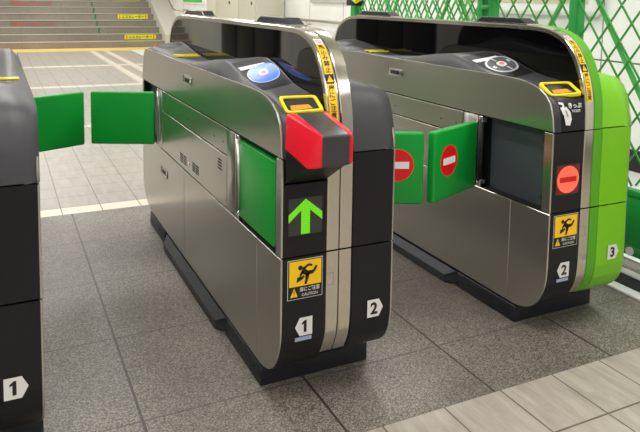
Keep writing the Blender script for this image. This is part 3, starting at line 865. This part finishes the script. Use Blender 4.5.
# wall fittings
for lab, ya, yb, br in (('straight metal handrail on the white wall, near side of the beige cabinet', 5.5, 9.12, (6.8, 8.25)),
                        ('straight metal handrail on the white wall, between the beige cabinet and the stairs', 11.8, 14.9, (12.4, 14.3))):
    t = thing('handrail', lab, 'handrail', (3.77, ya, 0))
    q = MB(); q.tube([(0, 0, .845), (0, yb-ya, .845)], .019, 'rail_metal', 12); q.build('rail', t)
    for y in br:
        q = MB(); q.tube([(.08, y-ya, .79), (.02, y-ya, .79), (0, y-ya, .83)], .008, 'rail_metal', 8); q.build('bracket', t)
t = thing('handrail', 'sloping stair handrail with a yellow sleeve, beside the stairs', 'handrail', (3.6, 15, 0))
q = MB(); q.tube([(0, -.05, .84), (0, .15, .86), (0, 4.2, .86+4.05*RISE/RUN)], .02, 'rail_metal', 12); q.build('rail', t)
q = MB(); q.tube([(0, .80, .86+.65*RISE/RUN), (0, 1.6, .86+1.45*RISE/RUN)], .032, 'yellow', 12); q.build('yellow_sleeve', t)
for y in (0, 2.0):
    q = MB(); q.tube([(0, y+.05, .84+max(0, y-.1)*RISE/RUN), (.22, y+.05, .80+max(0, y-.1)*RISE/RUN)], .01, 'rail_metal', 8); q.build('bracket', t)
t = thing('metal_cabinet', 'tall beige double door cabinet against the wall', 'cabinet', (3.62, 10.5, 0))
q = MB(); q.box(-.22, .22, -1.32, 1.25, 0, 2.1, 'cabinet_paint', .006, 2); q.build('body', t)
for a, b, kn in ((-1.28, -.56, -1.15), (-.54, .66, -.10), (.68, 1.22, None)):
    q = MB(); q.box(-.232, -.215, a, b, .05, 2.06, 'cabinet_paint', .004, 2); d = q.build('door', t)
    if kn is not None:
        q = MB(); q.box(-.246, -.228, kn-.02, kn+.02, 1.03, 1.075, 'cabinet_gap', .004, 2); q.build('handle', d)
q = MB(); q.box(3.825, 3.85, 13.45, 15.25, .98, 1.6, 'board_frame', .01, 2); t = q.build('wall_sign'); tag(t, 'small white framed green sign above the stair rail', 'sign')
q = MB(); q.box(3.822, 3.826, 13.55, 15.12, 1.02, 1.56, 'board_green'); q.build('sign_face', t)
q = MB(); q.box(3.82, 3.85, 7.2, 8.24, 1.085, 1.9, 'board_grey', .006, 2); tag(q.build('wall_board'), 'grey board on the white wall, its lower edge in view', 'board')
t = thing('route_board', 'white rounded panel with beige face behind the lattice fence', 'board', (3.82, 3.95, 1.35))
q = MB(); q.box(-.05, .03, -.58, .95, -.32, .5, 'board_frame', .05, 4); q.build('frame', t)
q = MB(); q.box(-.056, -.048, -.50, .90, -.225, .45, 'board_beige', .003, 1); fc = q.build('face', t)
q = MB(); q.box(-.059, -.055, -.47, .86, -.20, -.165, 'board_tan')
for i in range(9): q.box(-.062, -.058, -.12+i*.035, -.10+i*.035, -.135, -.117, 'groove')
for y, w in ((-.40, .05), (-.30, .03), (.40, .16), (.62, .20)): q.box(-.062, -.058, y, y+w, -.155, -.105, 'board_tan')
q.build('printed_lines', fc)

# dark panelled board out of view, added for its reflection in the black glass
q = MB(); q.box(-1.0, -.93, 6.3, 8.1, 0, 3.0, 'dark_board', .02, 2)
for a, b in ((6.32, 6.88), (6.92, 7.48), (7.52, 8.08)): q.box(-.94, -.915, a, b, .05, 2.6, 'dark_board', .01, 2)
struct('reflection_board', q)

# ------------------------------------------------------------------ accordion fence
FX = 2.42
t = thing('accordion_fence', 'green folding lattice fence right of the lime green gate', 'fence', (FX, 3.0, 0))
def bar(q, y0, z0, y1, z1, w, d, x, m):
    L = math.hypot(y1-y0, z1-z0); R = Matrix.Rotation(math.atan2(z1-z0, y1-y0), 4, 'X')
    q.box(x-d/2, x+d/2, (y0+y1)/2-L/2, (y0+y1)/2+L/2, (z0+z1)/2-w/2, (z0+z1)/2+w/2, m, 0, 1, R)
def clip_bar(q, yc, slope, z0, z1, ya, yb, w, d, x, m):             # bar through (yc, z0) rising with dy/dz = slope
    p, r_ = [yc, z0], [yc+slope*(z1-z0), z1]
    for e in (p, r_): pass
    def at_y(y): return z0+(y-yc)/slope
    pts = []
    for (y, z) in (p, r_):
        if y < ya: y, z = ya, at_y(ya)
        if y > yb: y, z = yb, at_y(yb)
        pts.append((y, z))
    if abs(pts[0][1]-pts[1][1]) > .03 and min(pts[0][1], pts[1][1]) >= z0-.01 and max(pts[0][1], pts[1][1]) <= z1+.01:
        bar(q, *pts[0], *pts[1], w, d, x, m)
Z0, Z1, YA, YB = .36, 1.42, -1.75, 1.40
for nm, x, sl, m in (('lattice', -.012, .72, 'lattice_green'), ('lattice', .012, -.72, 'lattice_green')):
    q = MB(); k = -30
    while k < 40:
        clip_bar(q, YA+k*.112, sl, Z0, Z1, YA, YB, .0075, .006, x, m); k += 1
    q.build(nm, t)
for x, sl in ((.022, .66), (.03, -.66)):
    q = MB()
    for k in range(-2, 22): clip_bar(q, -.06+(k-6)*.115, sl, Z0, Z1, -.06, YB, .014, .005, x, 'fence_pale')
    q.build('inner_lattice', t)
# broad scissor struts
q = MB()
for yc, sl in ((-1.30, .62), (-.12, -.62), (-.30, .62), (.78, -.62), (.55, .62), (1.35, -.62)):
    clip_bar(q, yc, sl, Z0, Z1, YA, YB, .026, .008, .03, 'fence_pale')
q.build('scissor_struts', t)
for y, m in ((-1.72, 'fence_green'), (-.72, 'fence_green'), (-.06, 'fence_green'), (1.40, 'fence_green')):
    q = MB(); w = .035 if y > 1 else .022
    q.box(-.03, .03, y-w, y+w, .04, 1.46, m, .005, 2)
    p = q.build('post', t)
    if y > 1:
        q = MB(); q.box(-.036, .036, y-.06, y+.09, 1.085, 1.46, 'sticker_black', .004, 1)
        for z in (1.10, 1.19, 1.28, 1.37): q.flat([(y-.06, z), (y+.09, z+.06), (y+.09, z+.10), (y-.06, z+.04)], [(0, 1, 2, 3)], lambda a, b: (-.0372, a, b), 'yellow')
        for z in (1.10, 1.19, 1.28, 1.37): q.flat([(-.036, z), (.036, z+.04), (.036, z+.08), (-.036, z+.04)], [(0, 1, 2, 3)], lambda a, b: (a, y-.0612, b), 'yellow')
        q.build('striped_tape', p)
    if y == -.06:
        q = MB()
        for z in (1.10, 1.16, 1.22, 1.28, 1.34): q.box(-.045, .02, y-.10, y-.03, z-.012, z+.012, 'lattice_green', .003, 1)
        q.box(-.045, .02, y-.105, y-.092, 1.0, 1.42, 'fence_green'); q.build('slide_block', p)
q = MB(); q.box(-.02, .02, YA, YB, .315, .345, 'fence_green', .004, 2); q.box(-.015, .015, YA, YB, .06, .32, 'fence_green', .004, 2); q.box(-.022, .022, YA, YB, .075, .105, 'lattice_green', .004, 2); kp = q.build('kick_panel', t)
q = MB(); q.tube([(-.024, -1.10, .085), (-.034, -1.10, .085)], .018, 'sign_white', 14); q.build('white_stud', kp)
q = MB(); q.box(2.175, 2.225, 1.2, 4.6, 0, .012, 'rail_white', .003, 2); q.box(2.225, 2.33, 1.2, 4.6, 0, .008, 'black_rubber'); q.box(2.33, 2.37, 1.2, 4.6, 0, .016, 'rail_white', .003, 2)
tag(q.build('floor_rail'), 'white and black rail on the floor under the lattice fence', 'rail')
q = MB(); q.box(2.50, 3.835, 1.2, 15, .0005, .004, 'rail_white'); struct('floor', q)

# ------------------------------------------------------------------ light
def lamp(x, y, sx, sy, e, z=2.97, col=(1, .985, .955), tilt=None):
    l = bpy.data.lights.new('ceiling_lamp', 'AREA'); l.shape = 'RECTANGLE'; l.size = sx; l.size_y = sy; l.energy = e; l.color = col
    o = bpy.data.objects.new('ceiling_lamp', l); o.location = (x, y, z); C.objects.link(o)
    return o
for x in (-1.5, 0.6, 2.7):
    for y in (-1.6, 1.2, 4.2, 7.2, 10.2, 13.2):
        lamp(x, y, .30, 1.25, 32)
for x in (-2, 1.5): lamp(x, 15.5, 1.2, .3, 40)
w = bpy.data.worlds.new('hall_air'); bpy.context.scene.world = w; w.use_nodes = True
w.node_tree.nodes['Background'].inputs[0].default_value = (.86, .88, .92, 1); w.node_tree.nodes['Background'].inputs[1].default_value = .35

# ------------------------------------------------------------------ camera
yaw, pit, rol = .45024, .09286, .015284
r = Vector((math.cos(yaw), -math.sin(yaw), 0)); fw = Vector((math.sin(yaw), math.cos(yaw), 0)); up = Vector((0, 0, 1))
f2 = fw*math.cos(pit)-up*math.sin(pit); u2 = up*math.cos(pit)+fw*math.sin(pit)
r3 = r*math.cos(rol)+u2*math.sin(rol); u3 = -r*math.sin(rol)+u2*math.cos(rol)
cam = bpy.data.cameras.new('camera'); co = bpy.data.objects.new('camera', cam); C.objects.link(co)
co.matrix_world = Matrix(((r3.x, u3.x, -f2.x, 0), (r3.y, u3.y, -f2.y, 0), (r3.z, u3.z, -f2.z, 1.13), (0, 0, 0, 1)))
cam.sensor_width = 36; cam.lens = 668.29/640*36; cam.shift_y = -(216-61.393)/640
cam.clip_start = .05
sc = bpy.context.scene; sc.camera = co
sc.view_settings.view_transform = 'Standard'; sc.view_settings.look = 'None'; sc.view_settings.gamma = 1; sc.view_settings.use_curve_mapping = False
sc.view_settings.exposure = 0.0
